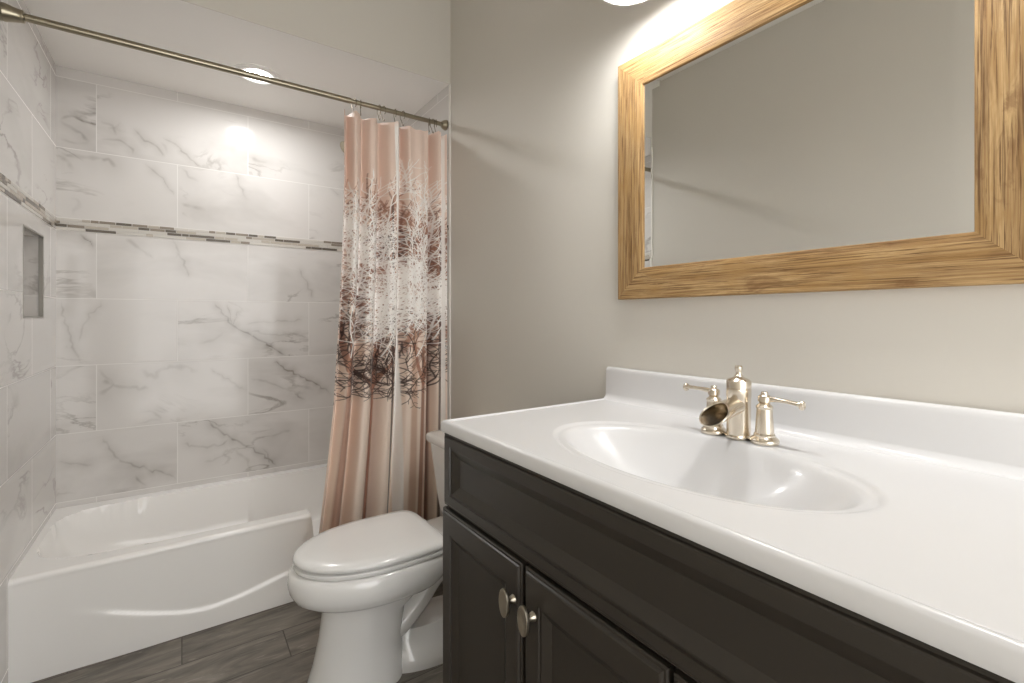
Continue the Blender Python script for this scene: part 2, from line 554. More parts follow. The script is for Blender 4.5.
def paint_veins(nu, nv, u0, u1, v0, v1):
    A = np.zeros((nu, nv), dtype=np.float32)
    du, dv = (u1 - u0) / (nu - 1), (v1 - v0) / (nv - 1)
    rnd = np.random.RandomState(5)
    for pts, wd, dark in VEINS:
        P = np.array(pts)
        P3 = catmull([(p[0], p[1], 0) for p in pts], 14) if len(pts) > 2 else [Vector((P[0][0] + (P[1][0] - P[0][0]) * t, P[0][1] + (P[1][1] - P[0][1]) * t, 0)) for t in np.linspace(0, 1, 14)]
        Q = np.array([(p.x, p.y) for p in P3])
        seg = np.r_[0, np.cumsum(np.hypot(*np.diff(Q, axis=0).T))]
        n = max(int(seg[-1] / 0.0022), 4)
        s = np.linspace(0, seg[-1], n)
        x, y = np.interp(s, seg, Q[:, 0]), np.interp(s, seg, Q[:, 1])
        k = max(int(seg[-1] / 0.018), 3)
        jx = np.interp(s, np.linspace(0, seg[-1], k), rnd.normal(0, .0045, k))
        jy = np.interp(s, np.linspace(0, seg[-1], k), rnd.normal(0, .0045, k))
        am = np.interp(s, np.linspace(0, seg[-1], k), rnd.uniform(.5, 1.1, k)) * np.clip(np.minimum(s, seg[-1] - s) / 0.03 + .15, 0, 1)
        ww = wd * np.interp(s, np.linspace(0, seg[-1], k), rnd.uniform(.45, 1.3, k))
        for i in range(n):
            for rad, st in ((ww[i] * .55, 1.0), (ww[i] * 2.6, .36)):
                cx, cy = (x[i] + jx[i] - u0) / du, (y[i] + jy[i] - v0) / dv
                r = rad / du
                R = int(r * 2.2) + 1
                i0, i1, j0, j1 = max(int(cx) - R, 0), min(int(cx) + R + 2, nu), max(int(cy) - R, 0), min(int(cy) + R + 2, nv)
                if i0 >= i1 or j0 >= j1:
                    continue
                gx, gy = np.mgrid[i0:i1, j0:j1]
                g = np.exp(-((gx - cx) ** 2 + (gy - cy) ** 2) / (2 * max(r, .45) ** 2)) * dark * am[i] * st
                A[i0:i1, j0:j1] = np.maximum(A[i0:i1, j0:j1], g)
    return A


nu, nv = 420, 560
us, vs = np.linspace(XL, XR, nu), np.linspace(0.0, ZA, nv)
U, V = np.meshgrid(us, vs, indexing='ij')
co = np.stack([U.ravel(), np.full(U.size, YB), V.ravel()], 1)
w_ = mesh_obj('wall_alcove_back', co.tolist(), grid_faces(nu, nv).tolist(), M['marble'], uv=np.stack([U.ravel(), V.ravel()], 1))
at_ = w_.data.attributes.new('vein', 'FLOAT', 'POINT')
at_.data.foreach_set('value', paint_veins(nu, nv, XL, XR, 0.0, ZA).ravel())
struct(w_)
wall_box('wall_back', PL - .1, PR + .1, YB + .01, YB + .11, 0, ZC + .05, M['wall'])

# left tile wall with the recessed niche
NY0, NY1, NZ0, NZ1, ND = 2.372, 2.663, 1.210, 1.533, 0.088
ys, zs = [YH, NY0, NY1, YB], [0.0, NZ0, NZ1, ZA]
v, f = [], []
for y in ys:
    for z in zs:
        v.append((XL, y, z))
for i in range(3):
    for j in range(3):
        if (i, j) != (1, 1):
            f.append((i * 4 + j, (i + 1) * 4 + j, (i + 1) * 4 + j + 1, i * 4 + j + 1))
n0 = len(v)
for x in (XL, XL - ND):
    v += [(x, NY0, NZ0), (x, NY1, NZ0), (x, NY1, NZ1), (x, NY0, NZ1)]
for k in range(4):
    f.append((n0 + k, n0 + (k + 1) % 4, n0 + 4 + (k + 1) % 4, n0 + 4 + k))
f.append((n0 + 4, n0 + 5, n0 + 6, n0 + 7))
uvl = [(-(p[1] - 2.494) + (p[0] - XL) * 0.9 - 0.018 + .617 * 3, p[2]) for p in v]
struct(mesh_obj('wall_alcove_left', v, f, M['marble'], uv=uvl))
b = MB()
e = 0.006
b.box(XL - ND, XL + .0015, NY1 - e, NY1 + .003, NZ0, NZ1).box(XL - ND, XL + .0015, NY0 - .003, NY0 + .003, NZ0, NZ1)
b.v, b.f = [], []
b.box(XL - .012, XL + .002, NY1 - .006, NY1 + .004, NZ0 - .004, NZ1 + .004).box(XL - .012, XL + .002, NY0 - .004, NY0 + .002, NZ0 - .004, NZ1 + .004)
b.box(XL - .012, XL + .002, NY0, NY1, NZ1 - .002, NZ1 + .004).box(XL - .012, XL + .002, NY0, NY1, NZ0 - .004, NZ0 + .002)
struct(b.build('trim_niche', M['niche_trim']))
wall_box('wall_side_left', PL - .3, XL - ND - .004, YH, YB + .1, 0, ZA + .1, M['wall'])

v = [(XR, YH, 0), (XR, YB, 0), (XR, YB, ZA), (XR, YH, ZA)]
struct(mesh_obj('wall_alcove_right', v, [(0, 3, 2, 1)], M['marble'], uv=[(p[1] - 2.2, p[2]) for p in v]))
struct(MB().box(XR - .001, PR, YH - .007, YH + .004, 0, ZA, .002).build('trim_tile_right', M['trimw']))
struct(MB().box(PL, XL + .001, YH - .007, YH + .004, 0, ZA, .002).build('trim_tile_left', M['trimw']))


# ---- mosaic accent band: little glass sticks in four courses
def mosaic(name, place, length, seed):
    rnd = random.Random(seed)
    vv, ff, mi = [], [], []
    hrow = 0.014
    for row in range(4):
        s = -rnd.uniform(0, .05)
        while s < length:
            L = rnd.choice((.03, .045, .06, .085, .11))
            a, b_ = max(s, 0) + .0012, min(s + L, length) - .0012
            ph = math.sin((s + 0.02) * 13.0 + row * 1.5) + rnd.uniform(-.75, .75)
            k = 0 if ph > .75 else (3 if ph > .35 else (1 if ph > -.35 else 2))
            if b_ - a > .004:
                z0, z1 = 1.600 + row * hrow + .0012, 1.600 + (row + 1) * hrow - .0012
                n = len(vv)
                for q in (0.0, .0025):
                    vv += [place(a, q, z0), place(b_, q, z0), place(b_, q, z1), place(a, q, z1)]
                ff += [(n, n + 1, n + 5, n + 4), (n + 1, n + 2, n + 6, n + 5), (n + 2, n + 3, n + 7, n + 6), (n + 3, n, n + 4, n + 7), (n + 4, n + 5, n + 6, n + 7)]
                mi += [k] * 5
            s += L
    return struct(mesh_obj(name, vv, ff, None, mats=[M['mos%d' % i] for i in range(4)], midx=mi, recalc=True))


mosaic('trim_mosaic_back', lambda s, q, z: (XL + s, YB - q, z), XR - XL, 3)
mosaic('trim_mosaic_left', lambda s, q, z: (XL + q, YB - s, z), YB - YH, 8)
mosaic('trim_mosaic_right', lambda s, q, z: (XR - q, YB - s, z), YB - YH, 12)

# ================================================================== VANITY CABINET
def panel(Y0, Y1, z0, z1, xf, thick, stile, rail, bev=.020, dep=.011, mb=None):
    """moulded cabinet front facing -x: outer bead, flat frame, sloped moulding, sunk panel"""
    mb = mb or MB()
    prof = [(0, 0, thick), (0, 0, .007), (.002, .002, .0045), (.006, .006, .0045), (.0075, .0075, .0015), (.010, .010, 0), (stile, rail, 0), (stile + .001, rail + .001, .0035),
            (stile + .005, rail + .005, .0035), (stile + bev, rail + bev, dep), (stile + bev + .002, rail + bev + .002, dep + .0015)]
    rings = [[(xf + d, Y0 + iy, z0 + iz), (xf + d, Y1 - iy, z0 + iz), (xf + d, Y1 - iy, z1 - iz), (xf + d, Y0 + iy, z1 - iz)] for iy, iz, d in prof]
    return mb.loft(rings)


vc = thing('vanity_cabinet', (.79, .53, 0), 'dark espresso bathroom vanity cabinet with panelled doors under the white top', 'cabinet')
VY0, VY1 = .060, 1.010
b = MB()
b.box(.521, .539, VY0, VY1, .095, .937).box(.539, 1.066, VY1 - .016, VY1, 0, .937).box(.539, 1.066, VY0, VY0 + .016, 0, .937)
b.box(.539, 1.066, VY0 + .016, VY1 - .016, .095, .111).box(1.056, 1.066, VY0 + .016, VY1 - .016, .111, .937).box(.58, .598, VY0 + .016, VY1 - .016, 0, .095)
b.build('carcass', M['espresso'], vc)
panel(VY0, VY1, .768, .9375, .503, .0175, .034, .028, .024, .012).build('false_drawer_front', M['espresso'], vc, angle=20)


def knob_on(parent, y, z, x=.500):
    mb = MB()
    mb.lathe([(.0085, 0), (.0075, .004), (.0055, .008), (.0055, .016), (.0075, .019)], (x, y, z), '-x', 20)
    # oval dished plate
    rings = []
    for k, (sc, h) in enumerate(((.60, .017), (.97, .019), (1.0, .0215), (.97, .024), (.80, .0248), (.45, .0232), (.05, .0225))):
        rings.append([(x - h, y + .0145 * sc * math.cos(2 * PI * a / 32), z + .0265 * sc * math.sin(2 * PI * a / 32)) for a in range(32)])
    mb.loft(rings)
    return mb.build('knob', M['nickel_dark'], parent, label='satin nickel oval knob' if False else None) if False else mb.build('knob', M['nickel_dark'], parent)


d1 = panel(.694, 1.010, .105, .762, .499, .0205, .044, .050).build('door', M['espresso'], vc, angle=20)
knob_on(d1, .7135, .691)
d2 = panel(.381, .6855, .105, .762, .500, .0205, .044, .050).build('door', M['espresso'], vc, angle=20)
knob_on(d2, .655, .689)
for z0, z1 in ((.560, .762), (.336, .554), (.105, .330)):
    dr = panel(.060, .3735, z0, z1, .500, .0205, .040, .040).build('drawer', M['espresso'], vc, angle=20)
    knob_on(dr, .217, (z0 + z1) / 2)

# ================================================================== VANITY TOP with moulded basin
vt = thing('vanity_countertop', (.79, .53, .934), 'glossy white vanity countertop with moulded oval basin and low backsplash', 'countertop')
X0, X1, Y0, Y1 = .4995, 1.0660, .034, 1.0125
xs = np.r_[np.linspace(X0, X0 + .026, 18)[:-1], np.linspace(X0 + .026, X1, 210)]
ysn = np.r_[np.linspace(Y0, Y0 + .026, 12)[:-1], np.linspace(Y0 + .026, Y1 - .026, 360)[:-1], np.linspace(Y1 - .026, Y1, 18)]
SX, SY, AX, AY = .738, .524, .147, .266          # basin centre and half axes


def deck(X, Y):
    d = np.minimum(np.minimum(X - X0, Y1 - Y), Y - Y0)
    z = np.where(d < .010, -.008 + .0110 * np.sqrt(np.clip(1 - ((.010 - d) / .010) ** 2, 0, 1)), np.where(d < .0115, .003, .003 - .0085 * sstep(.0112, .0145, d) + .0055 * sstep(.0150, .0185, d)))
    e1 = np.sqrt(((X - SX) / (AX + .030)) ** 2 + ((Y - SY) / (AY + .030)) ** 2)
    z = z - .0040 * (1 - sstep(.95, 1.005, e1)) * (1 - sstep(.868, .892, X))
    r = np.sqrt(((X - SX) / AX) ** 2 + ((Y - SY) / AY) ** 2)
    g = (1 - np.minimum(r, 1.25) ** 2.3) * 19
    z = z - .126 * np.log1p(np.exp(np.minimum(g, 40))) / 19 * (1 - sstep(1.02, 1.14, r))
    return CT + z


Xg, Yg = np.meshgrid(xs, ysn, indexing='ij')
Zg = deck(Xg, Yg)
nx, ny = Xg.shape
co = np.stack([Xg.ravel(), Yg.ravel(), Zg.ravel()], 1).tolist()
fa = grid_faces(nx, ny)[:, ::1].tolist()
# skirt down to the underside along front and both ends
border = [i * ny + ny - 1 for i in range(nx - 1, -1, -1)] + [j for j in range(ny - 2, -1, -1)] + [i * ny for i in range(1, nx)]
n0 = len(co)
low = []
for k, idx in enumerate(border):
    p = co[idx]
    co.append((p[0], p[1], CT - .019)); co.append((p[0] + (.003 if p[0] < X0 + .01 else 0), p[1], CT - .0250))
for k in range(len(border) - 1):
    a, c = border[k], border[k + 1]
    fa.append((a, c, n0 + 2 * k + 2, n0 + 2 * k))
    fa.append((n0 + 2 * k, n0 + 2 * k + 2, n0 + 2 * k + 3, n0 + 2 * k + 1))
mesh_obj('basin_slab', co, fa, M['counter'], vt, angle=60, recalc=True)
b = MB()
prof = [(1.066, CT - .003), (1.024, CT - .003), (1.0262, CT + .0003), (1.0310, CT + .0010), (1.0360, CT + .0033), (1.0403, CT + .0072), (1.0430, CT + .0125), (1.0440, CT + .0180), (1.0446, CT + .082), (1.0455, CT + .0895), (1.0495, CT + .0945), (1.056, CT + .0958), (1.063, CT + .0945), (1.066, CT + .091)]
yy = [Y0 + .001, Y0 + .003] + [Y1 - .0045, Y1 - .002, Y1 - .001]
ins = [.0025, 0, 0, .0015, .004]
rings = []
for y, i_ in zip(yy, ins):
    rings.append([(min(max(x + (i_ if x < 1.06 else 0), 0), 1.066), y, z - (i_ * .8 if z > CT + .05 else 0)) for x, z in prof])
b.loft(rings)
b.build('backsplash', M['counter'], vt, angle=50)
b = MB().lathe([(.004, -.004), (.021, -.004), (.0215, .0015), (.016, .003), (.012, .001), (.001, .0018)], (SX, SY, CT - .1345), 'z', 28)
b.build('drain', M['nickel'], vt)

# ================================================================== FAUCET
fc = thing('faucet', (.923, .527, CT), 'brushed nickel two-handle waterfall faucet behind the oval basin', 'faucet')
FX, FY = .9225, .526
CTF = CT
CT = CT + .0006
b = MB()
b.lathe([(.0245, 0), (.0255, .002), (.0255, .005), (.0225, .008), (.0225, .082), (.0232, .084), (.0232, .0985), (.0222, .0995), (.0222, .1005), (.0232, .1015), (.0232, .112), (.0222, .1155), (.0190, .1185), (.0120, .1215), (.0085, .1235), (.004, .124)], (FX, FY, CT), 'z', 40)
# slim bridge between the three bases
b.loft([[(FX + .013 * math.sin(2 * PI * a / 16), FY + s_ * .052 + .001 * math.cos(2 * PI * a / 16), CT + h) for a in range(16)] for s_, h in ((-1, .003), (1, .003))])
b.build('spout_body', M['nickel'], fc, angle=28)
MB().lathe([(.0080, .122), (.0080, .1255), (.0058, .1275), (.0055, .1315), (.0062, .1350), (.0072, .1385), (.0073, .1435), (.0060, .1458), (.001, .1462)], (FX, FY, CT), 'z', 24).build('finial', M['nickel'], fc, angle=28)
# open waterfall spout: a sloping tube cut slantwise, so it opens upward into a rounded scoop
N, K = 40, 18
outer, inner = [], []
for sc_, rows_ in ((1.0, outer), (.88, inner)):
    for i in range(K + 1):
        ring = []
        for k in range(N):
            a = 2 * PI * k / N
            reach = .044 + .054 * ((1 - math.cos(a)) / 2) ** .85
            s_ = reach * i / K
            t = s_ / .098
            hw = (.0200 + .0075 * float(sstep(.1, .75, t))) * sc_
            hh = (.0180 - .0020 * t) * sc_
            zc = CT + .066 - .012 * t - .002 * t * t
            ring.append((FX - .012 - s_, FY + hw * math.sin(a), zc + hh * math.cos(a) * (1.0 if math.cos(a) > 0 else .95)))
        rows_.append(ring)
v = [p for r in outer for p in r] + [p for r in inner for p in r]
f = []
O = (K + 1) * N
for i in range(K):
    for k in range(N):
        a, c = i * N + k, i * N + (k + 1) % N
        f.append((a, a + N, c + N, c)); f.append((O + a, O + c, O + c + N, O + a + N))
for k in range(N):
    a, c = K * N + k, K * N + (k + 1) % N
    f.append((a, O + a, O + c, c))
b = MB().add(v, f)
b.build('spout', M['nickel'], fc, angle=50)
for sgn, hx, hy in ((-1, .9250, .4755), (1, .9195, .5785)):
    b = MB().lathe([(.0250, 0), (.0258, .002), (.0258, .006), (.0245, .009), (.0205, .0125), (.0190, .014), (.0190, .017), (.0168, .020), (.0148, .050), (.0140, .066), (.0150, .068), (.0150, .071), (.0110, .075), (.0085, .078), (.0085, .081)], (hx, hy, CT), 'z', 36)
    h = b.build('handle', M['nickel'], fc, angle=28)
    b = MB().lathe([(.0095, .078), (.0118, .080), (.0118, .089), (.0095, .092), (.0062, .0935), (.0062, .0975), (.0048, .099), (.0005, .0995)], (hx, hy, CT), 'z', 24)
    L = .072 if sgn < 0 else .068
    p0 = Vector((hx + .002, hy - sgn * .010, CT + .0845))
    pts = [p0 + Vector((-.001 * t * 4, sgn * (L + .010) * t, .0016 * math.sin(t * PI * 1.2) + (.006 * t if sgn > 0 else 0))) for t in np.linspace(0, 1, 18)]
    rad = [(.0052 + .0040 * float(sstep(.55, .92, t)) - .003 * float(sstep(.95, 1, t)), .0052 - .0014 * float(sstep(.2, .6, t)) + .0020 * float(sstep(.86, .97, t))) for t in np.linspace(0, 1, 18)]
    b.tube(pts, rad, 14)
    b.torus(pts[-1] + Vector((0, -sgn * .003, -.001)), (1, 0, 0), (0, 0, 1), .0050, .0040, 18, 8)
    b.build('lever', M['nickel'], h, angle=40)

CT = CTF

# ================================================================== MIRROR
wm = thing('wall_mirror', (PR, .536, 1.60), 'large rectangular mirror in a rustic golden oak frame above the basin', 'mirror')
OY0, OY1, OZ0, OZ1 = .112, .9606, 1.259, 1.938
IY0, IY1, IZ0, IZ1 = .203, .869, 1.345, 1.849
XF = 1.040


def rail(o0, o1, i0, i1, mat):
    # o0,o1 outer corners; i0,i1 inner corners (y,z); mitred ends; softly crowned face
    prof = [(0.0, PR - .001), (0.0, XF + .004), (.03, XF + .0008), (.25, XF), (.75, XF), (.93, XF + .001), (.985, XF + .003), (1.0, XF + .007), (1.0, PR - .004)]
    n = 24
    rings = []
    for k in range(n + 1):
        s_ = k / n
        o = (o0[0] + (o1[0] - o0[0]) * s_, o0[1] + (o1[1] - o0[1]) * s_)
        i_ = (i0[0] + (i1[0] - i0[0]) * s_, i0[1] + (i1[1] - i0[1]) * s_)
        rings.append([(x, o[0] + (i_[0] - o[0]) * t, o[1] + (i_[1] - o[1]) * t) for t, x in prof])
    return MB().loft(rings).build('frame_rail', mat, wm, angle=40)


oc = [(OY0, OZ0), (OY1, OZ0), (OY1, OZ1), (OY0, OZ1)]
ic = [(IY0, IZ0), (IY1, IZ0), (IY1, IZ1), (IY0, IZ1)]
for k, mt in enumerate(('oak_y', 'oak_z', 'oak_y', 'oak_z')):
    rail(oc[k], oc[(k + 1) % 4], ic[k], ic[(k + 1) % 4], M[mt])
bw = .024
G = 1.0465
v, f = [], []
for iy, x in ((-.004, G + .0011), (bw, G)):
    v += [(x, IY0 + iy, IZ0 + iy), (x, IY1 - iy, IZ0 + iy), (x, IY1 - iy, IZ1 - iy), (x, IY0 + iy, IZ1 - iy)]
v += [(G + .008, p[1], p[2]) for p in v[:4]]
for k in range(4):
    f.append((k, (k + 1) % 4, 4 + (k + 1) % 4, 4 + k)); f.append((8 + k, 8 + (k + 1) % 4, (k + 1) % 4, k))
f.append((4, 5, 6, 7)); f.append((11, 10, 9, 8))
o = mesh_obj('mirror_glass', v, f, M['mirror'], wm, angle=180, recalc=True)
o.data.polygons.foreach_set('use_smooth', [False] * len(o.data.polygons)); o['label'] = 'bevelled silver mirror glass'

# ================================================================== VANITY LIGHT
LYC = .797
vl = thing('vanity_light', (PR, .536, 2.165), 'wall light with round glowing white lamp above the oak framed mirror', 'wall light')
LX = .915
MB().box(PR - .022, PR, .20, .872, 2.120, 2.210, .006, 3).build('backplate', M['nickel'], vl)
for ly in (LYC, .275):  # second lamp is added out of view, to soften the faucet shadow
    MB().tube(catmull([(PR - .02, ly, 2.165), (PR - .06, ly, 2.175), (LX + .02, ly, 2.172), (LX, ly, 2.150)], 6), .008, 12).build('arm', M['nickel'], vl)
    s_ = MB().lathe([(.018, .128), (.030, .126), (.064, .110), (.080, .080), (.086, .030), (.088, .004), (.086, .000), (.080, .000), (.078, .004)], (LX, ly, 2.036), 'z', 48, cap1=False).build('lamp_shade', M['shade'], vl, angle=40)
    MB().lathe([(.0770, .008), (.0770, .001), (.0755, -.002), (.0710, -.0045), (.0620, -.0062), (.047, -.0076), (.025, -.0086), (.001, -.009)], (LX, ly, 2.036), 'z', 48).build('diffuser', M['lamp'], s_, angle=60)

# ================================================================== RECESSED LIGHT over the tub
rl = thing('recessed_light', (.29, 2.485, ZA), 'round recessed ceiling light over the bathtub', 'ceiling light')
MB().lathe([(.100, 0), (.099, -.005), (.092, -.009), (.080, -.0095), (.062, -.007), (.0515, -.0005)], (.29, 2.485, ZA - .0005), 'z', 48, cap0=False, cap1=False).build('trim_ring', M['shade'], rl, angle=60)
MB().lathe([(.0520, .0008), (.0505, -.0006), (.03, -.0010), (.001, -.0012)], (.29, 2.485, ZA - .0005), 'z', 40).build('lamp_lens', M['canlamp'], rl, angle=60)

# ================================================================== BATHTUB
bt = thing('bathtub', (.30, 2.55, 0), 'white alcove bathtub with a curved ridge on its apron', 'bathtub')
TX0, TX1, TY0, TY1, TZ = XL - .001, XR + .001, 2.186, YB - .002, .352
NX0, NX1, NZ = .472, .905, .165          # lowered step-through section beside the curtain


def notch(X, soft=.012):
    return sstep(NX0 - soft, NX0 + soft, X) * (1 - sstep(NX1 - soft, NX1 + soft, X))


xs = np.unique(np.r_[np.linspace(TX0, TX0 + .10, 20), np.linspace(TX0 + .1, NX0 - .03, 60), np.linspace(NX0 - .03, NX0 + .03, 40), np.linspace(NX0 + .03, NX1 - .03, 24), np.linspace(NX1 - .03, NX1 + .03, 30), np.linspace(NX1 + .03, TX1, 16)])
RW, RR = .075, .022                       # rim width, rim edge radius
swx = [-.47, -.40, -.3125, -.20, -.08, .057, .123, .19, .395, .55, .75, 1.07]
swz = [.262, .238, .2045, .160, .112, .0737, .0775, .0863, .133, .170, .212, .26]


def top_z(X):
    return TZ - (TZ - NZ) * notch(X)


def basin(X, Y):
    cx, cy = (TX0 + TX1) / 2, (TY0 + RW + TY1 - .055) / 2
    ax, ay = (TX1 - TX0) / 2 - .030, (TY1 - .055 - TY0 - RW) / 2
    r = (np.abs((X - cx) / ax) ** 5 + np.abs((Y - cy) / ay) ** 5) ** .2
    # sloped back rest at the left end
    fall = np.clip((1.0 - r) / np.where(X < cx, .36, .22), 0, 1)
    side = np.clip((1.0 - np.abs((Y - cy) / ay)) / .24, 0, 1)
    dd = np.minimum(fall, side)
    prof = np.sqrt(np.clip(1 - (1 - dd) ** 2.6, 0, 1))
    z = TZ - .27 * np.where(r < 1, prof, 0)
    return z


rows = []
for k in range(46):
    rows.append(('a', k / 45))
NR = 8
for k in range(1, NR + 1):
    rows.append(('r', k / NR))
for y in np.r_[np.linspace(TY0 + RR, TY0 + RW + .10, 34)[1:], np.linspace(TY0 + RW + .10, TY1 - .18, 24)[1:], np.linspace(TY1 - .18, TY1, 34)[1:]]:
    rows.append(('y', y))
P = np.zeros((len(xs), len(rows), 3))
P[:, :, 0] = xs[:, None]
zsw = np.interp(xs, swx, swz)
kern = np.ones(9) / 9
zsw = np.convolve(np.pad(zsw, 4, mode='edge'), kern, mode='valid')
zt = top_z(xs)
ampl = .0065 * sstep(-.36, -.14, xs)
for j, (kind, t) in enumerate(rows):
    if kind == 'a':
        z = (zt - RR) * t
        lean = .006 * (1 - t)
        P[:, j, 1] = TY0 + .010 - ampl * (1 - sstep(-.007, .009, z - zsw)) - .002 * t
        P[:, j, 2] = z
    elif kind == 'r':
        a = t * PI / 2
        P[:, j, 1] = TY0 + .008 + (RR - .008) * (1 - math.cos(a)) - .006 * math.sin(a * 2) * .5
        P[:, j, 2] = zt - RR + RR * math.sin(a)
    else:
        z = np.minimum(basin(xs, np.full_like(xs, t)), np.where(t < (TY0 + TY1) / 2, zt, TZ))
        P[:, j, 1] = t
        P[:, j, 2] = z
# tub wall curls up slightly where it meets the tile at the back
nx_, nr_ = len(xs), len(rows)
mesh_obj('tub_shell', P.reshape(-1, 3).tolist(), grid_faces(nx_, nr_).tolist(), M['tub'], bt, angle=70)
MB().lathe([(.034, 0), (.034, .004), (.030, .008), (.012, .010), (.001, .010)], (TX1 - .125, 2.55, .27), '-x', 28).build('overflow_plate', M['nickel'], bt)
MB().lathe([(.030, 0), (.030, .004), (.024, .006), (.001, .007)], (TX1 - .30, 2.55, .0825), 'z', 28).build('drain', M['nickel'], bt)

# ================================================================== TOILET
TYc = 1.620
tl = thing('toilet', (.70, TYc, 0), 'white two-piece toilet with closed lid between the vanity and the bathtub', 'toilet')


def egg(fb, ff, W, z, n=56, fm=None, eb=.62, ef=1.0, tilt=0.0):
    """closed outline, f = distance from the wall, front end elongated, back end squared"""
    fm = fm if fm is not None else fb + (ff - fb) * .42
    out = []
    for k in range(n):
        a = 2 * PI * k / n
        c, s_ = math.cos(a), math.sin(a)
        if c >= 0:
            f_ = fm + (ff - fm) * abs(c) ** ef
            y = W * (abs(s_) ** 1.0) * (1 if s_ >= 0 else -1)
        else:
            f_ = fm - (fm - fb) * abs(c) ** eb
            y = W * (abs(s_) ** eb) * (1 if s_ >= 0 else -1)
        out.append((PR - f_, TYc + y, z + tilt * (f_ - .5)))
    return out


b = MB()
# bowl above, waist, skirted pedestal
b.loft([egg(.30, .770, .150, .404), egg(.285, .782, .172, .405), egg(.28, .790, .180, .400), egg(.28, .795, .186, .385), egg(.28, .796, .1875, .360), egg(.285, .792, .186, .340),
        egg(.295, .780, .179, .318), egg(.31, .756, .163, .300), egg(.33, .728, .142, .288), egg(.35, .706, .122, .278), egg(.38, .695, .112, .262), egg(.43, .694, .108, .230), egg(.44, .703, .109, .16),
        egg(.44, .720, .114, .08), egg(.44, .736, .120, .03), egg(.44, .741, .123, .012), egg(.44, .739, .122, 0)])
# rear deck carrying the tank
b.loft([egg(.04, .40, .112, .300, eb=.4), egg(.03, .41, .150, .335, eb=.4), egg(.03, .41, .165, .372, eb=.4), egg(.035, .405, .163, .384, eb=.4), egg(.06, .38, .14, .386, eb=.4)])
# floor flange of the base
b.loft([egg(.135, .52, .122, 0, eb=.5), egg(.135, .52, .123, .018, eb=.5), egg(.14, .52, .119, .040, eb=.5), egg(.15, .51, .104, .062, eb=.5), egg(.17, .50, .085, .085, eb=.5), egg(.2, .48, .07, .12, eb=.5)])
# exposed trapway
pts = catmull([(PR - .53, TYc, .13), (PR - .46, TYc, .145), (PR - .385, TYc, .205), (PR - .31, TYc, .285), (PR - .235, TYc, .275), (PR - .195, TYc, .19), (PR - .19, TYc, .09), (PR - .19, TYc, .03)], 7)
b.tube(pts, [(.090, .052)] * len(pts), 24)
b.build('bowl', M['porcelain'], tl, angle=60)
b = MB()
b.loft([egg(f0, f1, w_, z_, eb=.30, fm=.50) for f0, f1, w_, z_ in ((.315, .768, .166, .4065), (.308, .777, .177, .4085), (.306, .780, .180, .414), (.308, .778, .178, .421), (.318, .768, .168, .4235))])
b.build('seat', M['seat'], tl, angle=50)
b = MB()
b.loft([egg(f0, f1, w_, z_, tilt=.012, eb=.30, fm=.50) for f0, f1, w_, z_ in ((.325, .766, .166, .4255), (.312, .778, .178, .4275), (.309, .781, .181, .434), (.311, .778, .179, .4415), (.320, .769, .172, .4475), (.345, .745, .150, .4510), (.42, .68, .08, .4525))])
b.build('lid', M['seat'], tl, angle=50)
for s_ in (-1, 1):
    b = MB()
    b.tube([(PR - .300, TYc + s_ * .075 - .020, .4130), (PR - .300, TYc + s_ * .075 - .018, .4130), (PR - .300, TYc + s_ * .075 + .018, .4130), (PR - .300, TYc + s_ * .075 + .020, .4130)], [.010, .0125, .0125, .010], 16)
    b.lathe([(.015, 0), (.015, .012), (.012, .020)], (PR - .295, TYc + s_ * .075, .386), 'z', 20)
    b.build('hinge', M['seat'], tl)


def rrect(f0, f1, hw, z, r=.035, n=7, bow=.0):
    out = []
    for cx, cy, a0 in ((f1 - r, hw - r, 0), (f0 + r, hw - r, 90), (f0 + r, -hw + r, 180), (f1 - r, -hw + r, 270)):
        for k in range(n):
            a = math.radians(a0 + 90 * k / (n - 1))
            out.append((PR - (cx + r * math.cos(a)), TYc + cy + r * math.sin(a), z))
    return out


b = MB()
b.loft([rrect(.040, .165, .150, .386), rrect(.022, .185, .176, .392), rrect(.016, .192, .188, .41), rrect(.012, .201, .204, .50), rrect(.010, .209, .218, .60), rrect(.009, .216, .229, .682), rrect(.012, .213, .226, .688)])
tk = b.build('tank', M['porcelain'], tl, angle=50)
b = MB()
b.loft([rrect(.014, .213, .226, .6885), rrect(.006, .225, .240, .690), rrect(.004, .229, .2445, .697), rrect(.004, .230, .2455, .712), rrect(.008, .226, .241, .721), rrect(.018, .216, .231, .7255), rrect(.05, .175, .19, .7275)])
b.build('tank_lid', M['porcelain'], tk, angle=50)

# ================================================================== SHOWER HEAD
sh = thing('shower_sprayer', (XR, 2.54, 2.16), 'small nickel shower head on a bent arm behind the curtain', 'shower head')
MB().lathe([(.030, 0), (.030, .003), (.024, .008), (.012, .012)], (XR, 2.54, 2.155), '-x', 28).build('flange', M['nickel'], sh)
MB().tube(catmull([(XR, 2.54, 2.155), (XR - .12, 2.54, 2.165), (XR - .24, 2.54, 2.160), (XR - .315, 2.54, 2.125)], 8), .0095, 14).build('shower_arm', M['nickel'], sh)
ax = Vector((-.72, -.10, -.69)).normalized()
a1 = ax.cross(Vector((0, 1, 0))).normalized(); a2 = ax.cross(a1)
MB().lathe([(.012, -.01), (.014, .010), (.018, .022), (.034, .040), (.042, .050), (.043, .058), (.040, .061), (.001, .060)], (XR - .312, 2.54, 2.127), (a1, a2, ax), 32).build('spray_head', M['rod'], sh, angle=40)

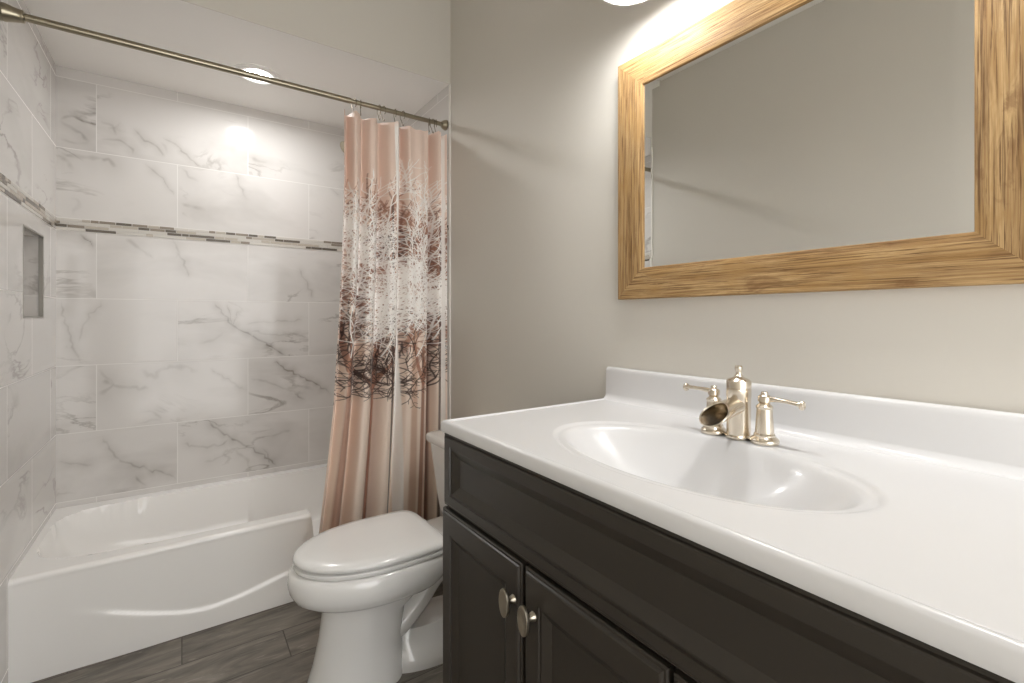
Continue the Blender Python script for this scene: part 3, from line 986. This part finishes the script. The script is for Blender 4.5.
# ================================================================== CURTAIN ROD AND RINGS
RY, RZ = 2.090, 2.146
cr = thing('shower_curtain_rod', (.30, RY, RZ), 'brushed nickel tension rod across the tub opening', 'curtain rod')
MB().tube([(XL + .02, RY, RZ), (.60, RY, RZ)], .0122, 24).build('outer_tube', M['rod'], cr)
MB().tube([(.598, RY, RZ), (XR - .02, RY, RZ)], .0100, 24).build('inner_tube', M['rod'], cr)
MB().lathe([(.0275, 0), (.0280, .006), (.0265, .010), (.0275, .013), (.0265, .020), (.0220, .036), (.0190, .050), (.0195, .054), (.0180, .058), (.0125, .060)], (XL, RY, RZ), 'x', 32).build('end_cap', M['rod'], cr, angle=25)
MB().lathe([(.0250, 0), (.0255, .006), (.0230, .010), (.0195, .018), (.0160, .024), (.0110, .026)], (XR, RY, RZ), '-x', 32).build('end_cap', M['rod'], cr, angle=25)

CV = dict(x_top=.567, x_right=1.054, z_top=2.096, z_bot=.075)
ordn = ['first', 'second', 'third', 'fourth', 'fifth', 'sixth', 'seventh', 'eighth', 'ninth']
ring_x = [.6154, .644, .726, .745, .801, .837, .970, .988, 1.004]
proto = None
for k, rx in enumerate(ring_x):
    if proto is None:
        b = MB()
        R = .0195
        loop = [(rx, RY + R * math.sin(a), RZ - .008 + R * math.cos(a) * 1.05) for a in np.linspace(-2.55, 2.55, 30)]
        loop += [(rx, RY + .004, RZ - .040), (rx, RY, RZ - .052), (rx, RY - .007, RZ - .056), (rx, RY - .011, RZ - .049)]
        loop = [(p[0], p[1], p[2]) for p in loop]
        b.tube(loop, .0017, 8)
        for dy in (-.010, 0, .010):
            b.torus((rx, RY + dy, RZ - .008 + R * 1.05 - abs(dy) * .28), (0, 1, 0), (0, 0, 1), .0016, .0014, 10, 6)
        vv = [(p[0] - rx, p[1] - RY, p[2] - RZ) for p in b.v]
        proto = mesh_obj('curtain_ring', vv, b.f, M['ring'], angle=60, recalc=True)
        o = proto
    else:
        o = proto.copy(); C.objects.link(o)
    o.location = (rx, RY, RZ)
    o.rotation_euler = (0, 0, (.25, -.2, .1, .3, -.1, .2, -.3, .15, -.15)[k])
    finish(o, 'nickel hook ring holding the curtain, %s from the curtain\'s free edge' % ordn[k], 'curtain ring', 'hook rings along the shower rod')

# ================================================================== SHOWER CURTAIN
NU, NVV = 440, 1080
uu = np.linspace(0, 1, NU)
zz = np.linspace(CV['z_bot'], CV['z_top'], NVV)
left_z = [.075, .316, .607, .823, 1.20, 1.5, 1.8, 2.10]
left_x = [.432, .4647, .499, .521, .5437, .557, .566, .567]
xl = np.interp(zz, left_z, left_x)
# fold crests (+) and valleys (-), by width fraction
fx = [0.0, .045, .105, .185, .250, .345, .470, .550, .605, .675, .775, .845, .910, .955, 1.0]
fy = [.3, -.8, .9, -.9, .8, -1.0, .75, -.9, .7, .75, .55, -1.0, .9, -.4, .2]
ph = np.zeros(NU)
for i in range(len(fx) - 1):
    m_ = (uu >= fx[i]) & (uu <= fx[i + 1])
    t = (uu[m_] - fx[i]) / (fx[i + 1] - fx[i])
    ph[m_] = fy[i] + (fy[i + 1] - fy[i]) * (t * t * (3 - 2 * t))
Ug, Zg = np.meshgrid(uu, zz, indexing='ij')
XLg = np.broadcast_to(xl[None, :], Ug.shape)
h_ = (Zg - CV['z_bot']) / (CV['z_top'] - CV['z_bot'])
amp = .040 + .006 * np.sin(h_ * PI) + .006 * (1 - h_)
wob = np.interp(uu, np.linspace(0, 1, 12), np.random.RandomState(4).uniform(-1, 1, 12))[:, None]
tv = np.clip((1 - ph) / 2, 0, 1) ** 1.9
Yc = RY - .004 - amp * ((1 - 2 * tv)[:, None] * .85 + .10 * np.sin(uu[:, None] * 60 + h_ * 3.0) * h_) + .008 * wob * (1 - h_) * np.sin(h_ * 4.0)
Yc = np.minimum(Yc, np.where(Zg < .40, 2.165, 9.0))
Yc = Yc + .006
Xc = XLg + (CV['x_right'] - XLg) * Ug + .006 * np.sin(uu[:, None] * 21 + 1.0) * (1 - h_) * np.sin(PI * uu)[:, None]
# hem sags between the rings
ru = [(x - CV['x_top']) / (CV['x_right'] - CV['x_top']) for x in ring_x]
pts_u = [0.0] + ru + [1.0]
sag = np.zeros(NU)
for a, c in zip(pts_u[:-1], pts_u[1:]):
    m_ = (uu >= a) & (uu <= c)
    t = (uu[m_] - a) / max(c - a, 1e-6)
    sag[m_] = min((c - a) * .08, .018) * 4 * t * (1 - t)
Zc = Zg - sag[:, None] * np.exp(-(CV['z_top'] - Zg) / .12)

# printed pattern: pale pink cloth with tree trunks and tangled branches
PW, PH = .50, CV['z_top'] - CV['z_bot']
img = np.zeros((NU, NVV, 3), dtype=np.float32)
g_ = np.clip((Zg - .2) / 1.9, 0, 1)[..., None]
c_lo, c_hi = np.array(rgb(243, 227, 213)[:3]), np.array(rgb(233, 210, 197)[:3])
img[:] = c_lo * (1 - g_) + c_hi * g_
rnd = random.Random(11)


def blend(i0, i1, j0, j1, mask, col):
    img[i0:i1, j0:j1] = img[i0:i1, j0:j1] * (1 - mask[..., None]) + np.array(col, dtype=np.float32) * mask[..., None]


def band(u0, u1, zlo, zhi, col, al, taper=.3, soft=.006, lean=0.0):
    cu, hw = (u0 + u1) / 2, (u1 - u0) / 2
    t = np.clip((Zg - zlo) / (zhi - zlo), 0, 1)
    c = cu + lean * t
    w = hw * (1 - taper * t)
    m = (1 - sstep(w - soft, w + soft, np.abs(Ug - c))) * (1 - sstep(.97, 1.0, t)) * al
    blend(0, NU, 0, NVV, m.astype(np.float32), col)


def stroke(u, z, u2, z2, w, col, al):
    """w in metres of apparent width"""
    px, pz = NU / PW, NVV / PH
    a, c = np.array((u * PW * px, (z - CV['z_bot']) * pz)), np.array((u2 * PW * px, (z2 - CV['z_bot']) * pz))
    d = c - a
    L = float(np.hypot(d[0] / px, d[1] / pz)) + 1e-6
    rx_, rz_ = w * .5 * px, w * .5 * pz
    i0, i1 = int(max(min(a[0], c[0]) - rx_ - 2, 0)), int(min(max(a[0], c[0]) + rx_ + 3, NU))
    j0, j1 = int(max(min(a[1], c[1]) - rz_ - 2, 0)), int(min(max(a[1], c[1]) + rz_ + 3, NVV))
    if i0 >= i1 or j0 >= j1:
        return
    gx, gz = np.mgrid[i0:i1, j0:j1]
    qx, qz = (gx - a[0]) / px, (gz - a[1]) / pz
    ex, ez = d[0] / px, d[1] / pz
    t = np.clip((qx * ex + qz * ez) / (L * L), 0, 1)
    dist = np.hypot(qx - t * ex, qz - t * ez)
    m = np.clip(1.0 - (dist - w * .5) / .0014, 0, 1) * al
    blend(i0, i1, j0, j1, m.astype(np.float32), col)


def branch(u, z, ang, length, w, depth, col, al, spread=.55, zmax=2.0, zmin=.7):
    n = 3
    for k in range(n):
        ang += rnd.uniform(-.28, .28)
        u2, z2 = u + math.sin(ang) * length / n / PW, z + math.cos(ang) * length / n
        stroke(u, z, u2, z2, w * (1 - .12 * k), col, al)
        u, z = u2, z2
        if z > zmax or z < zmin:
            return
        if depth > 0 and rnd.random() < .75:
            branch(u, z, ang + rnd.choice((-1, 1)) * rnd.uniform(.35, 1.0) * spread * 1.6, length * rnd.uniform(.5, .8), w * .62, depth - 1, col, al, spread, zmax, zmin)
    if depth > 0:
        branch(u, z, ang + rnd.uniform(-.3, .3), length * .75, w * .72, depth - 1, col, al, spread, zmax, zmin)


BROWN, DARK, WHITE, TAN = rgb(168, 120, 98)[:3], rgb(66, 44, 38)[:3], rgb(252, 249, 246)[:3], rgb(210, 176, 154)[:3]
MID = rgb(132, 92, 76)[:3]
TRUNK = rgb(158, 110, 88)[:3]
# trunks
band(.065, .140, .07, 1.20, TRUNK, .80, .40, .008, .02)
band(.300, .358, .07, 1.06, TRUNK, .95, .42, .005, .01)
band(.640, .720, .07, 1.25, TAN, .8, .3, .012, -.02)
band(.732, .776, .07, 1.10, TRUNK, .85, .35, .006, .0)
band(.835, .862, .07, 1.25, MID, .8, .3, .006)
band(.185, .225, .07, 1.10, TAN, .45, .2, .02)
# limbs of the nearest trunks
for pts in (((.33, .86), (.27, .93), (.20, .96), (.13, 1.02), (.09, 1.12)), ((.335, .88), (.39, .95), (.46, 1.00), (.50, 1.10)), ((.33, .92), (.31, 1.08), (.28, 1.24)), ((.34, .92), (.37, 1.10), (.41, 1.28)),
            ((.755, .90), (.70, .98), (.66, 1.08)), ((.757, .92), (.80, 1.00), (.86, 1.10)), ((.10, .98), (.06, 1.10), (.03, 1.25)), ((.105, 1.0), (.15, 1.12), (.18, 1.28))):
    for k in range(len(pts) - 1):
        stroke(pts[k][0], pts[k][1], pts[k + 1][0], pts[k + 1][1], .016 - .003 * k, BROWN, .9)
# brown crowns behind
for _ in range(22):
    u = rnd.choice((.10, .30, .36, .34, .60, .76, .80)) + rnd.uniform(-.08, .08)
    branch(u, rnd.uniform(.98, 1.25), rnd.uniform(-.7, .7), rnd.uniform(.16, .26), .014, 4, rnd.choice((BROWN, BROWN, MID)), .60, .6, 1.86)
# dark twigs low down in the crowns
for _ in range(26):
    u = (.03, .44, .63, .86, .08, .40, .66, .83, .05, .46, .60, .88, .42, .02, .64)[_ % 15] + rnd.uniform(-.02, .02)
    branch(u, rnd.uniform(.84, 1.10), rnd.uniform(-1.6, 1.6), rnd.uniform(.06, .12), .0036, 3, DARK, .9, .8, 1.30, .70)
for _ in range(20):
    u = rnd.uniform(.0, 1.0)
    branch(u, rnd.uniform(1.10, 1.50), rnd.uniform(-1.4, 1.4), rnd.uniform(.05, .09), .0030, 3, rnd.choice((DARK, MID)), .75, .8, 1.62)
# dark and white slender trunks
band(.505, .530, .07, 1.75, DARK, .85, .3, .004, -.075)
band(.895, .925, .07, 1.70, DARK, .80, .3, .006, .01)
band(.575, .622, .07, 2.12, WHITE, .97, .1, .004, -.125)
band(.945, .985, .07, 2.12, WHITE, .95, .0, .006)
# white tangle
for _ in range(30):
    u = rnd.choice((.08, .14, .20, .26, .30, .34, .38, .66, .70, .76, .80, .84)) + rnd.uniform(-.04, .04)
    branch(u, rnd.uniform(1.02, 1.46), rnd.uniform(-1.1, 1.1), rnd.uniform(.10, .17), .0034, 4, WHITE, .95, .75, rnd.uniform(1.70, 1.90), .99)

for _ in range(12):
    u = (.06, .12, .20, .27, .33, .40, .63, .69, .75, .80, .84, .30)[_]
    branch(u, rnd.uniform(1.45, 1.62), rnd.uniform(-.6, .6), rnd.uniform(.09, .14), .0032, 3, WHITE, .95, .6, 1.93, 1.2)

dens = img.reshape(-1, 3)
co = np.stack([Xc.ravel(), Yc.ravel(), Zc.ravel()], 1)
m = NT('printed_curtain_cloth')
at_ = m.n('ShaderNodeAttribute', attribute_name='print')
m.set(Base_Color=at_.outputs['Color'], Roughness=.55)
m.b.inputs['Sheen Weight'].default_value = .15
pc = m.obj()
m.bump(m.noise(m.mapping(pc, sc=(1, 1, .25)), 40.0, 4), .25, .004)
M['curtain'] = m.m
sc_ = thing('shower_curtain', (.80, RY, RZ), 'pink shower curtain printed with white and brown bare trees, bunched at the right', 'shower curtain')
cl = mesh_obj('cloth', co.tolist(), grid_faces(NU, NVV).tolist(), M['curtain'], sc_, angle=180)
ca = cl.data.attributes.new('print', 'FLOAT_COLOR', 'POINT')
ca.data.foreach_set('color', np.concatenate([dens, np.ones((len(dens), 1), dtype=np.float32)], 1).ravel())
